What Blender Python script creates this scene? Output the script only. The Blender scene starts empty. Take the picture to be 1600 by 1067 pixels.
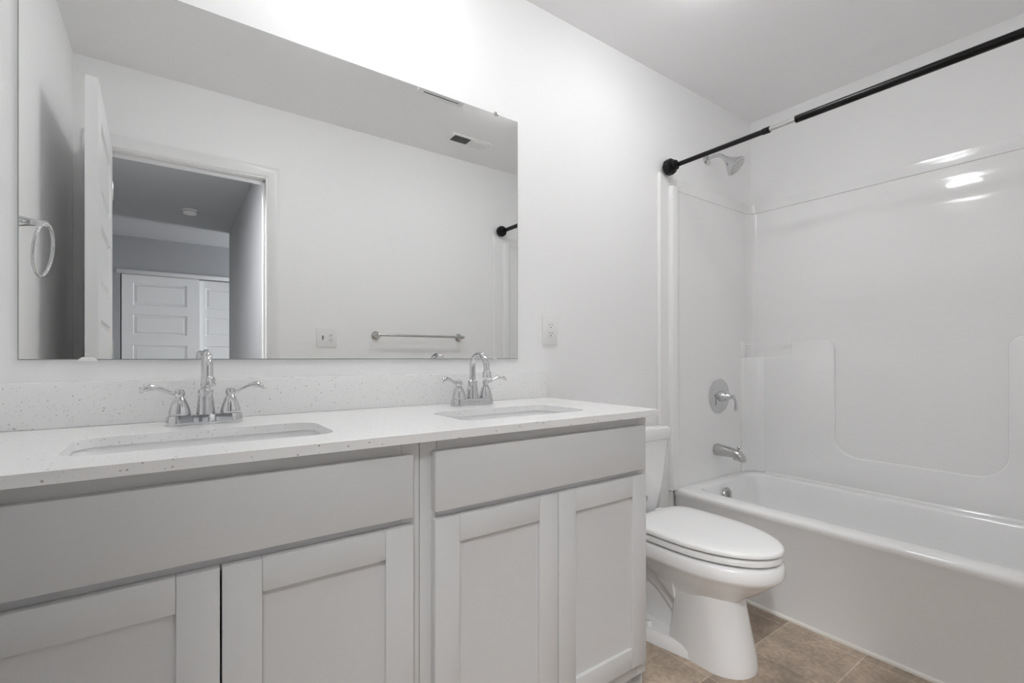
import bpy, bmesh, math, random
from mathutils import Vector, Matrix

# ------------------------------------------------------------------ camera, world, exposure
S = bpy.context.scene
COL = S.collection
pi, cos, sin = math.pi, math.cos, math.sin

FPX = 742.3458                      # focal length in pixels of the 1600-wide frame
cam_d = bpy.data.cameras.new('camera')
cam_d.sensor_fit = 'HORIZONTAL'
cam_d.sensor_width = 36.0
cam_d.lens = FPX / 1600 * 36.0
cam_d.shift_y = (558.16 - 533.5) / 1600
cam_d.clip_start = 0.02
cam = bpy.data.objects.new('camera', cam_d)
COL.objects.link(cam)
cam.location = (0, -1.4615, 1.0628)
cam.rotation_euler = (pi / 2, 0, -0.6214)
S.camera = cam

S.view_settings.view_transform = 'Standard'
S.view_settings.look = 'None'
S.view_settings.gamma = 1.0
S.view_settings.use_curve_mapping = False
S.view_settings.exposure = 0.10
S.cycles.max_bounces = 14
S.cycles.diffuse_bounces = 10
S.cycles.glossy_bounces = 8
S.cycles.sample_clamp_indirect = 6.0

world = bpy.data.worlds.new('world')
S.world = world
world.use_nodes = True
bg = world.node_tree.nodes['Background']
bg.inputs[0].default_value = (0.75, 0.85, 1.0, 1)
bg.inputs[1].default_value = 0.5

TOILET_FILL = 31.0  # emission of the unseen fill dome added over the toilet
VANITY_FILL = 58.0  # emission of the added dome standing in for a vanity light
HALL_FILL = 280.0     # emission of the unseen fill light added in the hall
DAYLIGHT = 190.0     # watts of the daylight through the bedroom window

dl = bpy.data.lights.new('daylight', 'AREA')
dl.shape = 'RECTANGLE'
dl.size, dl.size_y = 0.62, 1.1
dl.energy = DAYLIGHT
dl.color = (0.93, 0.96, 1.0)
dlo = bpy.data.objects.new('daylight', dl)
COL.objects.link(dlo)
dlo.location = (3.16, -5.09, 1.5)
dlo.rotation_euler = (0, pi / 2, 0)        # shines along -x, in through window_1

# ------------------------------------------------------------------ dimensions (metres)
W = 1.46            # room depth, mirror wall y=0 to door wall y=-W
XL, XR = -0.364, 2.7788
H = 2.443
XT = 2.0263         # tub apron
RIM = 0.4096
CT = 0.905          # countertop
DOORX0, DOORX1, DOORZ = -0.268, 0.422, 2.045
FARY = -5.5

# ------------------------------------------------------------------ materials
def newmat(name):
    m = bpy.data.materials.new(name)
    m.use_nodes = True
    return m, m.node_tree.nodes, m.node_tree.links, m.node_tree.nodes['Principled BSDF']

def mat(name, col, rough=0.5, metal=0.0, coat=0.0, bump=0.0, bscale=200.0, spec=0.5, emit=0.0, detail=2.0):
    m, N, L, b = newmat(name)
    if not hasattr(col, '__len__'):
        col = (col, col, col)
    b.inputs['Base Color'].default_value = (*col, 1)
    b.inputs['Roughness'].default_value = rough
    b.inputs['Metallic'].default_value = metal
    b.inputs['Coat Weight'].default_value = coat
    b.inputs['Coat Roughness'].default_value = 0.05
    b.inputs['Specular IOR Level'].default_value = spec
    if emit:
        b.inputs['Emission Color'].default_value = (0.985, 0.99, 1.0, 1)
        b.inputs['Emission Strength'].default_value = emit
    if bump:
        tc = N.new('ShaderNodeTexCoord')
        nz = N.new('ShaderNodeTexNoise')
        nz.inputs['Scale'].default_value = bscale
        nz.inputs['Detail'].default_value = detail
        bp = N.new('ShaderNodeBump')
        bp.inputs['Strength'].default_value = bump
        bp.inputs['Distance'].default_value = 0.002
        L.new(tc.outputs['Object'], nz.inputs['Vector'])
        L.new(nz.outputs['Fac'], bp.inputs['Height'])
        L.new(bp.outputs['Normal'], b.inputs['Normal'])
    return m

M = {}
M['wall'] = mat('wall_paint', (0.90, 0.90, 0.90), 0.55, bump=0.12, bscale=160, spec=0.3)
M['ceil'] = mat('ceiling_paint', (0.90, 0.90, 0.902), 0.9, bump=0.35, bscale=90, spec=0.1)
M['hallwall'] = mat('darkened_hall_paint', (0.44, 0.445, 0.455), 0.6, bump=0.12, bscale=160, spec=0.3)  # dimness of the hall put into the wall colour
M['hallceil'] = mat('darkened_hall_ceiling', (0.46, 0.465, 0.475), 0.9, bump=0.35, bscale=90, spec=0.1)  # hall ceiling colour darkened likewise to stand for shade
M['trim'] = mat('trim_paint', (0.83, 0.83, 0.83), 0.3)
M['door'] = mat('door_paint', (0.83, 0.83, 0.83), 0.35)
M['cab'] = mat('cabinet_paint', (0.66, 0.662, 0.664), 0.42, bump=0.03, bscale=300)
M['cab_in'] = mat('cabinet_shadow_gap', (0.12, 0.12, 0.12), 0.8)
M['porcelain'] = mat('porcelain', (0.90, 0.90, 0.90), 0.12, coat=0.5)
M['plastic'] = mat('white_plastic', (0.84, 0.84, 0.83), 0.3)
M['seatp'] = mat('seat_plastic', (0.86, 0.86, 0.855), 0.22)
M['acrylic'] = mat('tub_acrylic', (0.89, 0.89, 0.888), 0.14, coat=0.3)
M['chrome'] = mat('chrome', (0.66, 0.66, 0.67), 0.05, metal=1.0)
M['nickel'] = mat('brushed_nickel', (0.56, 0.56, 0.55), 0.22, metal=1.0)
M['black'] = mat('black_metal', (0.003, 0.003, 0.003), 0.30, spec=0.25)
M['blackp'] = mat('black_plastic', (0.006, 0.006, 0.006), 0.45, spec=0.3)
M['slot'] = mat('dark_slot', (0.05, 0.05, 0.05), 0.7)
M['duct'] = mat('dark_duct', (0.05, 0.05, 0.05), 0.8)
M['mirror'] = mat('mirror_silver', (0.86, 0.865, 0.86), 0.0, metal=1.0)
M['edge'] = mat('mirror_edge', (0.35, 0.38, 0.37), 0.25)
M['caulk'] = mat('caulk', (0.80, 0.78, 0.73), 0.5)
M['carpet'] = mat('carpet', (0.42, 0.39, 0.35), 0.95, bump=0.8, bscale=400)
M['glassw'] = mat('window_glass', (0.9, 0.95, 1.0), 0.0)
M['fill_lamp2'] = mat('fill_diffuser_toilet', (0.9, 0.9, 0.9), 0.5, emit=TOILET_FILL)
M['fill_lamp'] = mat('fill_diffuser_vanity', (0.9, 0.9, 0.9), 0.5, emit=VANITY_FILL)
M['hall_fill_lamp'] = mat('fill_diffuser_hall', (0.9, 0.9, 0.9), 0.5, emit=HALL_FILL)

# thin clear pane
def clear(name):
    m = bpy.data.materials.new(name); m.use_nodes = True
    N, L = m.node_tree.nodes, m.node_tree.links
    out = N['Material Output']; N.remove(N['Principled BSDF'])
    t = N.new('ShaderNodeBsdfTransparent'); g = N.new('ShaderNodeBsdfGlossy')
    g.inputs['Roughness'].default_value = 0.02
    mx = N.new('ShaderNodeMixShader'); mx.inputs[0].default_value = 0.08
    L.new(t.outputs[0], mx.inputs[1]); L.new(g.outputs[0], mx.inputs[2]); L.new(mx.outputs[0], out.inputs[0])
    return m
M['pane'] = clear('window_pane')

# glossy wall surround with shallow ripples high on the sheet
def surround_mat():
    m, N, L, b = newmat('surround_acrylic')
    b.inputs['Base Color'].default_value = (0.89, 0.89, 0.888, 1)
    b.inputs['Roughness'].default_value = 0.10
    b.inputs['Coat Weight'].default_value = 0.3
    tc = N.new('ShaderNodeTexCoord')
    mp = N.new('ShaderNodeMapping')
    mp.inputs['Rotation'].default_value = (math.radians(18), 0, 0)
    mp.inputs['Scale'].default_value = (1.0, 0.9, 7.0)
    nz = N.new('ShaderNodeTexNoise'); nz.inputs['Scale'].default_value = 1.6; nz.inputs['Detail'].default_value = 1.5
    bp = N.new('ShaderNodeBump'); bp.inputs['Strength'].default_value = 0.30; bp.inputs['Distance'].default_value = 0.014
    L.new(tc.outputs['Object'], mp.inputs['Vector']); L.new(mp.outputs[0], nz.inputs['Vector'])
    L.new(nz.outputs['Fac'], bp.inputs['Height']); L.new(bp.outputs['Normal'], b.inputs['Normal'])
    return m
M['surround'] = surround_mat()

def quartz_mat():
    m, N, L, b = newmat('speckled_quartz')
    b.inputs['Roughness'].default_value = 0.22
    tc = N.new('ShaderNodeTexCoord')
    cur = None
    base = N.new('ShaderNodeRGB'); base.outputs[0].default_value = (0.88, 0.88, 0.875, 1)
    cur = base.outputs[0]
    for sc, th, keep, colr in ((110, 0.20, 0.80, (0.42, 0.40, 0.38, 1)), (190, 0.25, 0.62, (0.60, 0.59, 0.57, 1)), (75, 0.13, 0.80, (0.28, 0.26, 0.24, 1))):
        v = N.new('ShaderNodeTexVoronoi'); v.inputs['Scale'].default_value = sc
        L.new(tc.outputs['Object'], v.inputs['Vector'])
        lt = N.new('ShaderNodeMath'); lt.operation = 'LESS_THAN'; lt.inputs[1].default_value = th
        L.new(v.outputs['Distance'], lt.inputs[0])
        sp = N.new('ShaderNodeSeparateColor'); L.new(v.outputs['Color'], sp.inputs[0])
        gt = N.new('ShaderNodeMath'); gt.operation = 'GREATER_THAN'; gt.inputs[1].default_value = keep
        L.new(sp.outputs[0], gt.inputs[0])
        mu = N.new('ShaderNodeMath'); mu.operation = 'MULTIPLY'
        L.new(lt.outputs[0], mu.inputs[0]); L.new(gt.outputs[0], mu.inputs[1])
        mu2 = N.new('ShaderNodeMath'); mu2.operation = 'MULTIPLY'
        L.new(mu.outputs[0], mu2.inputs[0]); L.new(sp.outputs[1], mu2.inputs[1])
        mx = N.new('ShaderNodeMix'); mx.data_type = 'RGBA'
        L.new(mu2.outputs[0], mx.inputs[0]); L.new(cur, mx.inputs[6]); mx.inputs[7].default_value = colr
        cur = mx.outputs[2]
    L.new(cur, b.inputs['Base Color'])
    return m
M['quartz'] = quartz_mat()

def floor_mat():
    m, N, L, b = newmat('stone_look_tile')
    b.inputs['Roughness'].default_value = 0.5
    T = 0.262
    tc = N.new('ShaderNodeTexCoord')
    mp = N.new('ShaderNodeMapping')
    mp.inputs['Location'].default_value = (-(1.975 - 10 * T), 0.557 + 10 * T, 0)
    L.new(tc.outputs['Object'], mp.inputs['Vector'])
    br = N.new('ShaderNodeTexBrick')
    br.offset = 0.0; br.squash = 1.0
    br.inputs['Scale'].default_value = 1.0
    br.inputs['Brick Width'].default_value = T
    br.inputs['Row Height'].default_value = T
    br.inputs['Mortar Size'].default_value = 0.0018
    br.inputs['Mortar Smooth'].default_value = 0.2
    br.inputs['Bias'].default_value = 0.0
    br.inputs['Color1'].default_value = (0.320, 0.248, 0.192, 1)
    br.inputs['Color2'].default_value = (0.500, 0.405, 0.315, 1)
    br.inputs['Mortar'].default_value = (0.62, 0.54, 0.45, 1)
    L.new(mp.outputs[0], br.inputs['Vector'])
    prev = br.outputs['Color']
    for sc, lo, hi, det in ((9, 0.72, 1.2, 6), (60, 0.8, 1.16, 4), (330, 0.88, 1.12, 2)):
        nz = N.new('ShaderNodeTexNoise'); nz.inputs['Scale'].default_value = sc; nz.inputs['Detail'].default_value = det
        L.new(tc.outputs['Object'], nz.inputs['Vector'])
        mr = N.new('ShaderNodeMapRange'); mr.inputs[1].default_value = 0.3; mr.inputs[2].default_value = 0.7
        mr.inputs[3].default_value = lo; mr.inputs[4].default_value = hi
        L.new(nz.outputs['Fac'], mr.inputs[0])
        mu = N.new('ShaderNodeVectorMath'); mu.operation = 'SCALE'
        L.new(prev, mu.inputs[0]); L.new(mr.outputs[0], mu.inputs['Scale'])
        prev = mu.outputs[0]
    L.new(prev, b.inputs['Base Color'])
    bp = N.new('ShaderNodeBump'); bp.inputs['Strength'].default_value = 0.4; bp.inputs['Distance'].default_value = 0.001
    inv = N.new('ShaderNodeMath'); inv.operation = 'SUBTRACT'; inv.inputs[0].default_value = 1.0
    L.new(br.outputs['Fac'], inv.inputs[1]); L.new(inv.outputs[0], bp.inputs['Height'])
    L.new(bp.outputs['Normal'], b.inputs['Normal'])
    return m
M['tile'] = floor_mat()

# ------------------------------------------------------------------ mesh helpers
ORIGIN = {}

class MB:
    """collects shapes (world coordinates) into one mesh"""
    def __init__(self):
        self.bm = bmesh.new()
    def box(self, x0, x1, y0, y1, z0, z1, bev=0.0, seg=2):
        t = bmesh.new()
        bmesh.ops.create_cube(t, size=1.0)
        for v in t.verts:
            v.co = Vector(((x0 + x1) / 2 + v.co.x * abs(x1 - x0), (y0 + y1) / 2 + v.co.y * abs(y1 - y0), (z0 + z1) / 2 + v.co.z * abs(z1 - z0)))
        if bev:
            bmesh.ops.bevel(t, geom=list(t.edges), offset=bev, segments=seg, profile=0.5, affect='EDGES', clamp_overlap=True)
        self._merge(t)
        return self
    def _merge(self, t):
        me = bpy.data.meshes.new('tmp'); t.to_mesh(me); t.free()
        self.bm.from_mesh(me); bpy.data.meshes.remove(me)
    def loft(self, rings, cap0=True, cap1=True, closed=True):
        bm = self.bm
        R = [[bm.verts.new(Vector(p)) for p in r] for r in rings]
        n = len(R[0])
        for a, b in zip(R, R[1:]):
            for i in range(n if closed else n - 1):
                j = (i + 1) % n
                try: bm.faces.new((a[i], a[j], b[j], b[i]))
                except ValueError: pass
        if cap0: bm.faces.new(list(reversed(R[0])))
        if cap1: bm.faces.new(R[-1])
        return self
    def lathe(self, prof, origin, axis=(0, 0, 1), n=32):
        """prof: (radius, height along the axis)"""
        ax = Vector(axis).normalized()
        q = ax.to_track_quat('Z', 'Y').to_matrix()
        o = Vector(origin)
        rings = []
        for r, h in prof:
            r = max(r, 1e-5)
            rings.append([o + q @ Vector((r * cos(2 * pi * i / n), r * sin(2 * pi * i / n), h)) for i in range(n)])
        return self.loft(rings, True, True)
    def tube(self, pts, rad, n=16, cap=True):
        pts = [Vector(p) for p in pts]
        if not hasattr(rad, '__len__'): rad = [rad] * len(pts)
        rings = []; up = None
        for i, p in enumerate(pts):
            d = (pts[min(i + 1, len(pts) - 1)] - pts[max(i - 1, 0)]).normalized()
            if up is None:
                up = d.orthogonal().normalized()
            up = (up - d * up.dot(d)).normalized()
            s = d.cross(up)
            r = rad[i]
            ru, rs = r if hasattr(r, '__len__') else (r, r)
            rings.append([p + up * ru * cos(2 * pi * k / n) + s * rs * sin(2 * pi * k / n) for k in range(n)])
        return self.loft(rings, cap, cap)
    def torus(self, c, normal, R, r, n=48, m=12):
        q = Vector(normal).normalized().to_track_quat('Z', 'Y').to_matrix()
        bm = self.bm; c = Vector(c); G = []
        for i in range(n):
            a = 2 * pi * i / n
            G.append([bm.verts.new(c + q @ Vector(((R + r * cos(2 * pi * k / m)) * cos(a), (R + r * cos(2 * pi * k / m)) * sin(a), r * sin(2 * pi * k / m)))) for k in range(m)])
        for i in range(n):
            for k in range(m):
                bm.faces.new((G[i][k], G[(i + 1) % n][k], G[(i + 1) % n][(k + 1) % m], G[i][(k + 1) % m]))
        return self
    def sphere(self, c, r, sc=(1, 1, 1)):
        t = bmesh.new(); bmesh.ops.create_uvsphere(t, u_segments=24, v_segments=14, radius=r)
        for v in t.verts: v.co = Vector(c) + Vector((v.co.x * sc[0], v.co.y * sc[1], v.co.z * sc[2]))
        self._merge(t); return self
    def prism(self, poly, f, a, b, bev=0.0):
        """poly: 2-D outline; f(u, v, w) -> 3-D; extruded from w=a to w=b"""
        t = bmesh.new()
        lo = [t.verts.new(Vector(f(u, v, a))) for u, v in poly]
        hi = [t.verts.new(Vector(f(u, v, b))) for u, v in poly]
        n = len(poly)
        t.faces.new(lo); t.faces.new(list(reversed(hi)))
        for i in range(n):
            j = (i + 1) % n
            t.faces.new((lo[j], lo[i], hi[i], hi[j]))
        bmesh.ops.recalc_face_normals(t, faces=list(t.faces))
        if bev:
            es = [e for e in t.edges if (e.calc_face_angle(0) or 0) > 0.6]
            bmesh.ops.bevel(t, geom=es, offset=bev, segments=2, profile=0.5, affect='EDGES', clamp_overlap=True)
        self._merge(t); return self
    def plate(self, outer, holes, z0, z1):
        """flat slab with holes, outline in x, y"""
        t = bmesh.new(); edges = []
        for loop in [outer] + holes:
            vs = [t.verts.new((x, y, z1)) for x, y in loop]
            edges += [t.edges.new((vs[i], vs[(i + 1) % len(vs)])) for i in range(len(vs))]
        bmesh.ops.triangle_fill(t, use_beauty=True, use_dissolve=False, edges=edges)
        ex = bmesh.ops.extrude_face_region(t, geom=list(t.faces))
        for v in ex['geom']:
            if isinstance(v, bmesh.types.BMVert): v.co.z = z0
        bmesh.ops.recalc_face_normals(t, faces=list(t.faces))
        self._merge(t); return self
    def build(self, name, m, parent=None, smooth=40, kind=None, recalc=True):
        bm = self.bm
        if recalc: bmesh.ops.recalc_face_normals(bm, faces=list(bm.faces))
        o0 = Vector((0, 0, 0))
        if parent is not None:
            o0 = ORIGIN[parent.name]
        for v in bm.verts: v.co -= o0
        me = bpy.data.meshes.new(name); bm.to_mesh(me); bm.free()
        if smooth:
            me.polygons.foreach_set('use_smooth', [True] * len(me.polygons))
            me.set_sharp_from_angle(angle=math.radians(smooth))
        o = bpy.data.objects.new(name, me); COL.objects.link(o)
        me.materials.append(M[m] if isinstance(m, str) else m)
        if parent is not None: o.parent = parent
        ORIGIN[o.name] = o0
        if kind: o['kind'] = kind
        return o

def thing(name, label, cat, loc=(0, 0, 0), group=None):
    o = bpy.data.objects.new(name, None); COL.objects.link(o)
    o.empty_display_size = 0.05
    o.location = loc; ORIGIN[o.name] = Vector(loc)
    o['label'] = label; o['category'] = cat
    if group: o['group'] = group
    return o

def tag(o, label, cat, group=None):
    o['label'] = label; o['category'] = cat
    if group: o['group'] = group
    return o

def struct(name, mb, m, parent=None, smooth=40):
    o = mb.build(name, m, parent, smooth)
    if parent is None: o['kind'] = 'structure'
    return o

def dup(root, loc, label=None):
    r = root.copy(); COL.objects.link(r); r.location = loc
    if label: r['label'] = label
    for ch in list(root.children):
        c = ch.copy(); COL.objects.link(c); c.parent = r
        for g in ch.children:
            d = g.copy(); COL.objects.link(d); d.parent = c
    return r

def rrect(x0, x1, y0, y1, r, n=8):
    """rounded rectangle, counter-clockwise"""
    out = []
    for cx, cy, a0 in ((x1 - r, y1 - r, 0), (x0 + r, y1 - r, pi / 2), (x0 + r, y0 + r, pi), (x1 - r, y0 + r, 1.5 * pi)):
        for i in range(n + 1):
            a = a0 + pi / 2 * i / n
            out.append((cx + r * cos(a), cy + r * sin(a)))
    return out

# ------------------------------------------------------------------ the room shell
T = 0.12
struct('floor', MB().box(XL - T, XR + T, -W - T, T, -0.1, 0), 'tile')
struct('ceiling', MB().box(XL - T, XR + T, -W - T, T, H, H + 0.1), 'ceil')
struct('wall_back', MB().box(XL - T, XR + T, 0, T, 0, H), 'wall')
struct('wall_left', MB().box(XL - T, XL, -W - T, 0, 0, H), 'wall')
struct('wall_right', MB().box(XR, XR + T, -W - T, 0, 0, H), 'wall')
RO0, RO1, ROZ = DOORX0 - 0.02, DOORX1 + 0.02, DOORZ + 0.02
struct('wall_front', MB().box(XL, RO0, -W - T, -W, 0, H).box(RO1, XR, -W - T, -W, 0, H).box(RO0, RO1, -W - T, -W, ROZ, H), 'wall')

# door jamb and stop, casing on the bathroom side
j = MB()
j.box(RO0, DOORX0, -W - T - 0.002, -W + 0.002, 0, DOORZ).box(DOORX1, RO1, -W - T - 0.002, -W + 0.002, 0, DOORZ)
j.box(RO0, RO1, -W - T - 0.002, -W + 0.002, DOORZ, ROZ)
j.box(DOORX0, DOORX0 + 0.011, -W - 0.075, -W - 0.04, 0, DOORZ, 0.002).box(DOORX1 - 0.011, DOORX1, -W - 0.075, -W - 0.04, 0, DOORZ, 0.002)
j.box(DOORX0, DOORX1, -W - 0.075, -W - 0.04, DOORZ - 0.011, DOORZ, 0.002)
struct('trim_1', j, 'trim')
CAS = [(0, 0), (0.057, 0), (0.057, 0.014), (0.05, 0.017), (0.03, 0.014), (0.012, 0.010), (0.003, 0.009), (0, 0.006)]
def casing(xa, xb, ztop, yface, sgn):
    """profiled casing swept round the opening, mitred"""
    mb = MB(); rv = 0.006
    rings = []
    for (px, pz) in ((xa - rv, 0), (xa - rv, ztop + rv), (xb + rv, ztop + rv), (xb + rv, 0)):
        rings.append((px, pz))
    secs = []
    for k, (px, pz) in enumerate(rings):
        sec = []
        for u, v in CAS:
            dx = -u if k in (0, 1) else u
            dz = u if k in (1, 2) else 0
            sec.append((px + dx, yface + sgn * v, pz + dz))
        secs.append(sec)
    return mb.loft(secs)
struct('trim_2', casing(DOORX0, DOORX1, DOORZ, -W, 1), 'trim')
struct('trim_3', casing(DOORX0, DOORX1, DOORZ, -W - T, -1), 'trim')

# baseboard on the mirror wall behind the toilet and on the door wall
struct('baseboard_back', MB().box(1.19, 1.905, -0.013, 0, 0, 0.083, 0.003), 'trim')
struct('baseboard_front', MB().box(0.50, 1.905, -W, -W + 0.013, 0, 0.083, 0.003), 'trim')

# hall and bedroom beyond the door
HX0, HX1, HY1 = -0.75, 0.52, -4.69
BX0, BX1 = -1.4, 3.1
f = MB().box(HX0 - T, HX1 + T, HY1, -W - T, -0.1, 0).box(BX0, BX1 + T, FARY - 0.65, HY1, -0.1, 0)
struct('floor_hall', f, 'carpet')
f = MB().box(HX0 - T, HX1 + T, HY1, -W - T, H, H + 0.1).box(BX0 - T, BX1 + T, FARY - T, HY1, H, H + 0.1)
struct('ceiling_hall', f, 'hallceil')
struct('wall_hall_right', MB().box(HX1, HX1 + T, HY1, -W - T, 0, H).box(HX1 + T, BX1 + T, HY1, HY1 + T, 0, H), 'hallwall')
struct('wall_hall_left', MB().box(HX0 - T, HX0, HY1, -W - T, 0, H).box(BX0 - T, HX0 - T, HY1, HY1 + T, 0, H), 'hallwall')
CX0, CX1, CZ = -0.475, 1.03, 2.03
w = MB().box(BX0, CX0, FARY - T, FARY, 0, H).box(CX1, BX1, FARY - T, FARY, 0, H).box(CX0, CX1, FARY - T, FARY, CZ, H)
w.box(CX0 - 0.05, CX1 + 0.05, FARY - 0.62, FARY - 0.60, 0, CZ).box(CX0 - 0.05, CX0 - 0.001, FARY - 0.60, FARY - T, 0, CZ).box(CX1 + 0.001, CX1 + 0.05, FARY - 0.60, FARY - T, 0, CZ).box(CX0 - 0.05, CX1 + 0.05, FARY - 0.62, FARY - T, CZ, CZ + 0.05)
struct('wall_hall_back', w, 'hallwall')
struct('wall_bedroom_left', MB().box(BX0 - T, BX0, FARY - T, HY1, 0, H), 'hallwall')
WY0, WY1, WZ0, WZ1 = -5.42, -4.76, 0.9, 2.1
w = MB().box(BX1, BX1 + T, FARY - T, WY0, 0, H).box(BX1, BX1 + T, WY1, HY1 + T, 0, H).box(BX1, BX1 + T, WY0, WY1, 0, WZ0).box(BX1, BX1 + T, WY0, WY1, WZ1, H)
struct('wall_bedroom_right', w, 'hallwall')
w1 = MB().box(BX1 + 0.02, BX1 + 0.06, WY0, WY0 + 0.04, WZ0, WZ1).box(BX1 + 0.02, BX1 + 0.06, WY1 - 0.04, WY1, WZ0, WZ1)
w1.box(BX1 + 0.02, BX1 + 0.06, WY0 + 0.04, WY1 - 0.04, WZ0, WZ0 + 0.04).box(BX1 + 0.02, BX1 + 0.06, WY0 + 0.04, WY1 - 0.04, WZ1 - 0.04, WZ1)
win = struct('window_1', w1, 'trim')
MB().box(BX1 + 0.028, BX1 + 0.032, WY0 + 0.04, WY1 - 0.04, WZ0 + 0.04, WZ1 - 0.04).build('pane', 'pane', win)
# closet opening: dark inside, header board
struct('trim_4', MB().box(CX0 - 0.035, CX1 + 0.035, FARY, FARY + 0.016, CZ - 0.015, CZ + 0.035, 0.002), 'trim')

PROWS = [(1.92, 1.665), (1.556, 1.322), (1.20, 0.955), (0.84, 0.595), (0.475, 0.22)]
def panel_door(mb, x0, x1, yb, th, z0, z1, px0, px1, rows):
    """slab with moulded recessed panels on both faces; built in x, thickness in y"""
    xs = [x0, px0, px1, x1]
    zs = sorted({z0, z1} | {z for r in rows for z in r})
    inset, dep = 0.020, 0.011
    bm = mb.bm
    for side in (0, 1):
        y = yb + (th if side else 0); sg = -1 if side else 1
        def q(pts):
            vs = [bm.verts.new(p) for p in pts]
            bm.faces.new(vs if side else list(reversed(vs)))
        for i in range(3):
            for k in range(len(zs) - 1):
                a, b, c, d = xs[i], xs[i + 1], zs[k], zs[k + 1]
                ispan = i == 1 and any(abs(r[1] - c) < 1e-6 and abs(r[0] - d) < 1e-6 for r in rows)
                if not ispan:
                    q([(b, y, c), (a, y, c), (a, y, d), (b, y, d)])
                else:
                    lv = [(0, 0), (0.006, dep), (inset, dep), (inset + 0.014, 0.003)]
                    loops = [[(b - s, y + sg * e, c + s), (a + s, y + sg * e, c + s), (a + s, y + sg * e, d - s), (b - s, y + sg * e, d - s)] for s, e in lv]
                    for l0, l1 in zip(loops, loops[1:]):
                        for n in range(4):
                            q([l0[n], l0[(n + 1) % 4], l1[(n + 1) % 4], l1[n]])
                    q(loops[-1])
    for pts in ([(x0, yb, z0), (x0, yb + th, z0), (x0, yb + th, z1), (x0, yb, z1)],
                [(x1, yb + th, z0), (x1, yb, z0), (x1, yb, z1), (x1, yb + th, z1)],
                [(x0, yb + th, z1), (x1, yb + th, z1), (x1, yb, z1), (x0, yb, z1)],
                [(x0, yb, z0), (x1, yb, z0), (x1, yb + th, z0), (x0, yb + th, z0)]):
        bm.faces.new([bm.verts.new(p) for p in pts])
    bmesh.ops.remove_doubles(bm, verts=list(bm.verts), dist=1e-5)
    return mb

# closet bypass doors
d2 = panel_door(MB(), -0.463, 0.268, FARY - 0.045, 0.035, 0.01, 2.012, -0.361, 0.150, PROWS).build('door_2', 'door', smooth=20)
d2['kind'] = 'structure'
d3 = panel_door(MB(), 0.245, 1.01, FARY - 0.095, 0.035, 0.01, 2.012, 0.344, 0.90, PROWS).build('door_3', 'door', smooth=20)
d3['kind'] = 'structure'

# bathroom door, standing open against the side wall (built closed along +x from its hinge, then swung)
DW = 0.705
ORIGIN_door = Vector((-0.2445, -1.448, 0))
db = MB()
panel_door(db, 0, DW, 0.0, 0.036, 0.012, 2.04, 0.105, DW - 0.105, [(1.93, 1.665), (1.556, 1.322), (1.20, 0.955), (0.84, 0.595), (0.475, 0.22)])
door = db.build('door_1', 'door', smooth=20)
door['kind'] = 'structure'
door.location = (-0.2265, -1.449, 0)
ang = math.atan2(0.705, 0.018)
door.rotation_euler = (0, 0, ang)
# knob (local coordinates of the door)
for s, y in ((-1, 0.0), (1, 0.036)):
    k = MB().lathe([(0.001, 0), (0.03, 0), (0.03, 0.006), (0.012, 0.012), (0.011, 0.03), (0.024, 0.04), (0.027, 0.05), (0.02, 0.06), (0.001, 0.063)], (DW - 0.065, y, 0.93), (0, s, 0))
    k.build('door_handle', 'nickel', door)
for z in (0.25, 1.05, 1.80):
    MB().box(-0.012, 0.0, -0.004, 0.02, z, z + 0.09, 0.002).build('hinge', 'nickel', door)

# ------------------------------------------------------------------ mirror
mr = thing('wall_mirror', 'large frameless mirror on the wall above the double vanity', 'mirror', (0.399, 0, 1.057))
MX0, MX1, MZ0, MZ1 = -0.271, 1.069, 1.057, 1.957
MB().box(MX0, MX1, -0.0055, -0.0005, MZ0, MZ1).build('mirror_back', 'edge', mr)
MB().box(MX0 + 0.002, MX1 - 0.002, -0.0062, -0.0056, MZ0 + 0.002, MZ1 - 0.002).build('mirror_glass', 'mirror', mr, smooth=0)
for x in (-0.173, 0.971):
    MB().box(x - 0.009, x + 0.009, -0.010, 0.0, MZ1 - 0.005, MZ1 + 0.007, 0.002).lathe([(0.001, 0), (0.0035, 0), (0.003, 0.002), (0.001, 0.0025)], (x, -0.010, MZ1 + 0.002), (0, -1, 0), 12).build('top_clip', 'nickel', mr)
for x, k in ((-0.157, 1.0), (0.965, 0.5)):
    MB().prism([(-0.017, -0.004), (0.017, -0.004), (0.016, 0.001), (0.010, 0.006), (-0.010, 0.006), (-0.016, 0.001)], lambda u, v, w, x=x, k=k: (x + u * k, w, MZ0 + v * k), -0.010, 0.0, 0.001).build('bottom_clip', 'plastic', mr)

# ------------------------------------------------------------------ added fill lights on the ceilings (all out of frame)
def fill_dome(x, y, m, label, k=1.0):
    cg = thing('ceiling_fill_light', label, 'ceiling light', (x, y, H))
    MB().lathe([(0.001, 0), (0.128 * k, 0), (0.130 * k, -0.006), (0.124 * k, -0.012), (0.001, -0.012)], (x, y, H), n=48).build('housing', 'plastic', cg)
    MB().lathe([(0.112 * k, -0.0125), (0.124 * k, -0.020), (0.122 * k, -0.030), (0.105 * k, -0.042), (0.070 * k, -0.050), (0.001, -0.053)], (x, y, H), n=48).build('diffuser', m, cg)
fill_dome(0.50, -0.45, 'fill_lamp', 'unseen fill dome added on the bathroom ceiling over the vanity', 0.7)  # added in place of the light bar above the mirror
fill_dome(1.50, -0.58, 'fill_lamp2', 'unseen fill dome added on the bathroom ceiling over the toilet', 0.9)  # second added dome, brightens the toilet and tub side
HLX, HLY = -0.42, -1.87  # added light, throws frontal fill through the doorway
hl = thing('hall_fill_light', 'round unseen fill light added on the hall ceiling just outside the bathroom door', 'ceiling light', (HLX, HLY, H))
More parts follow.
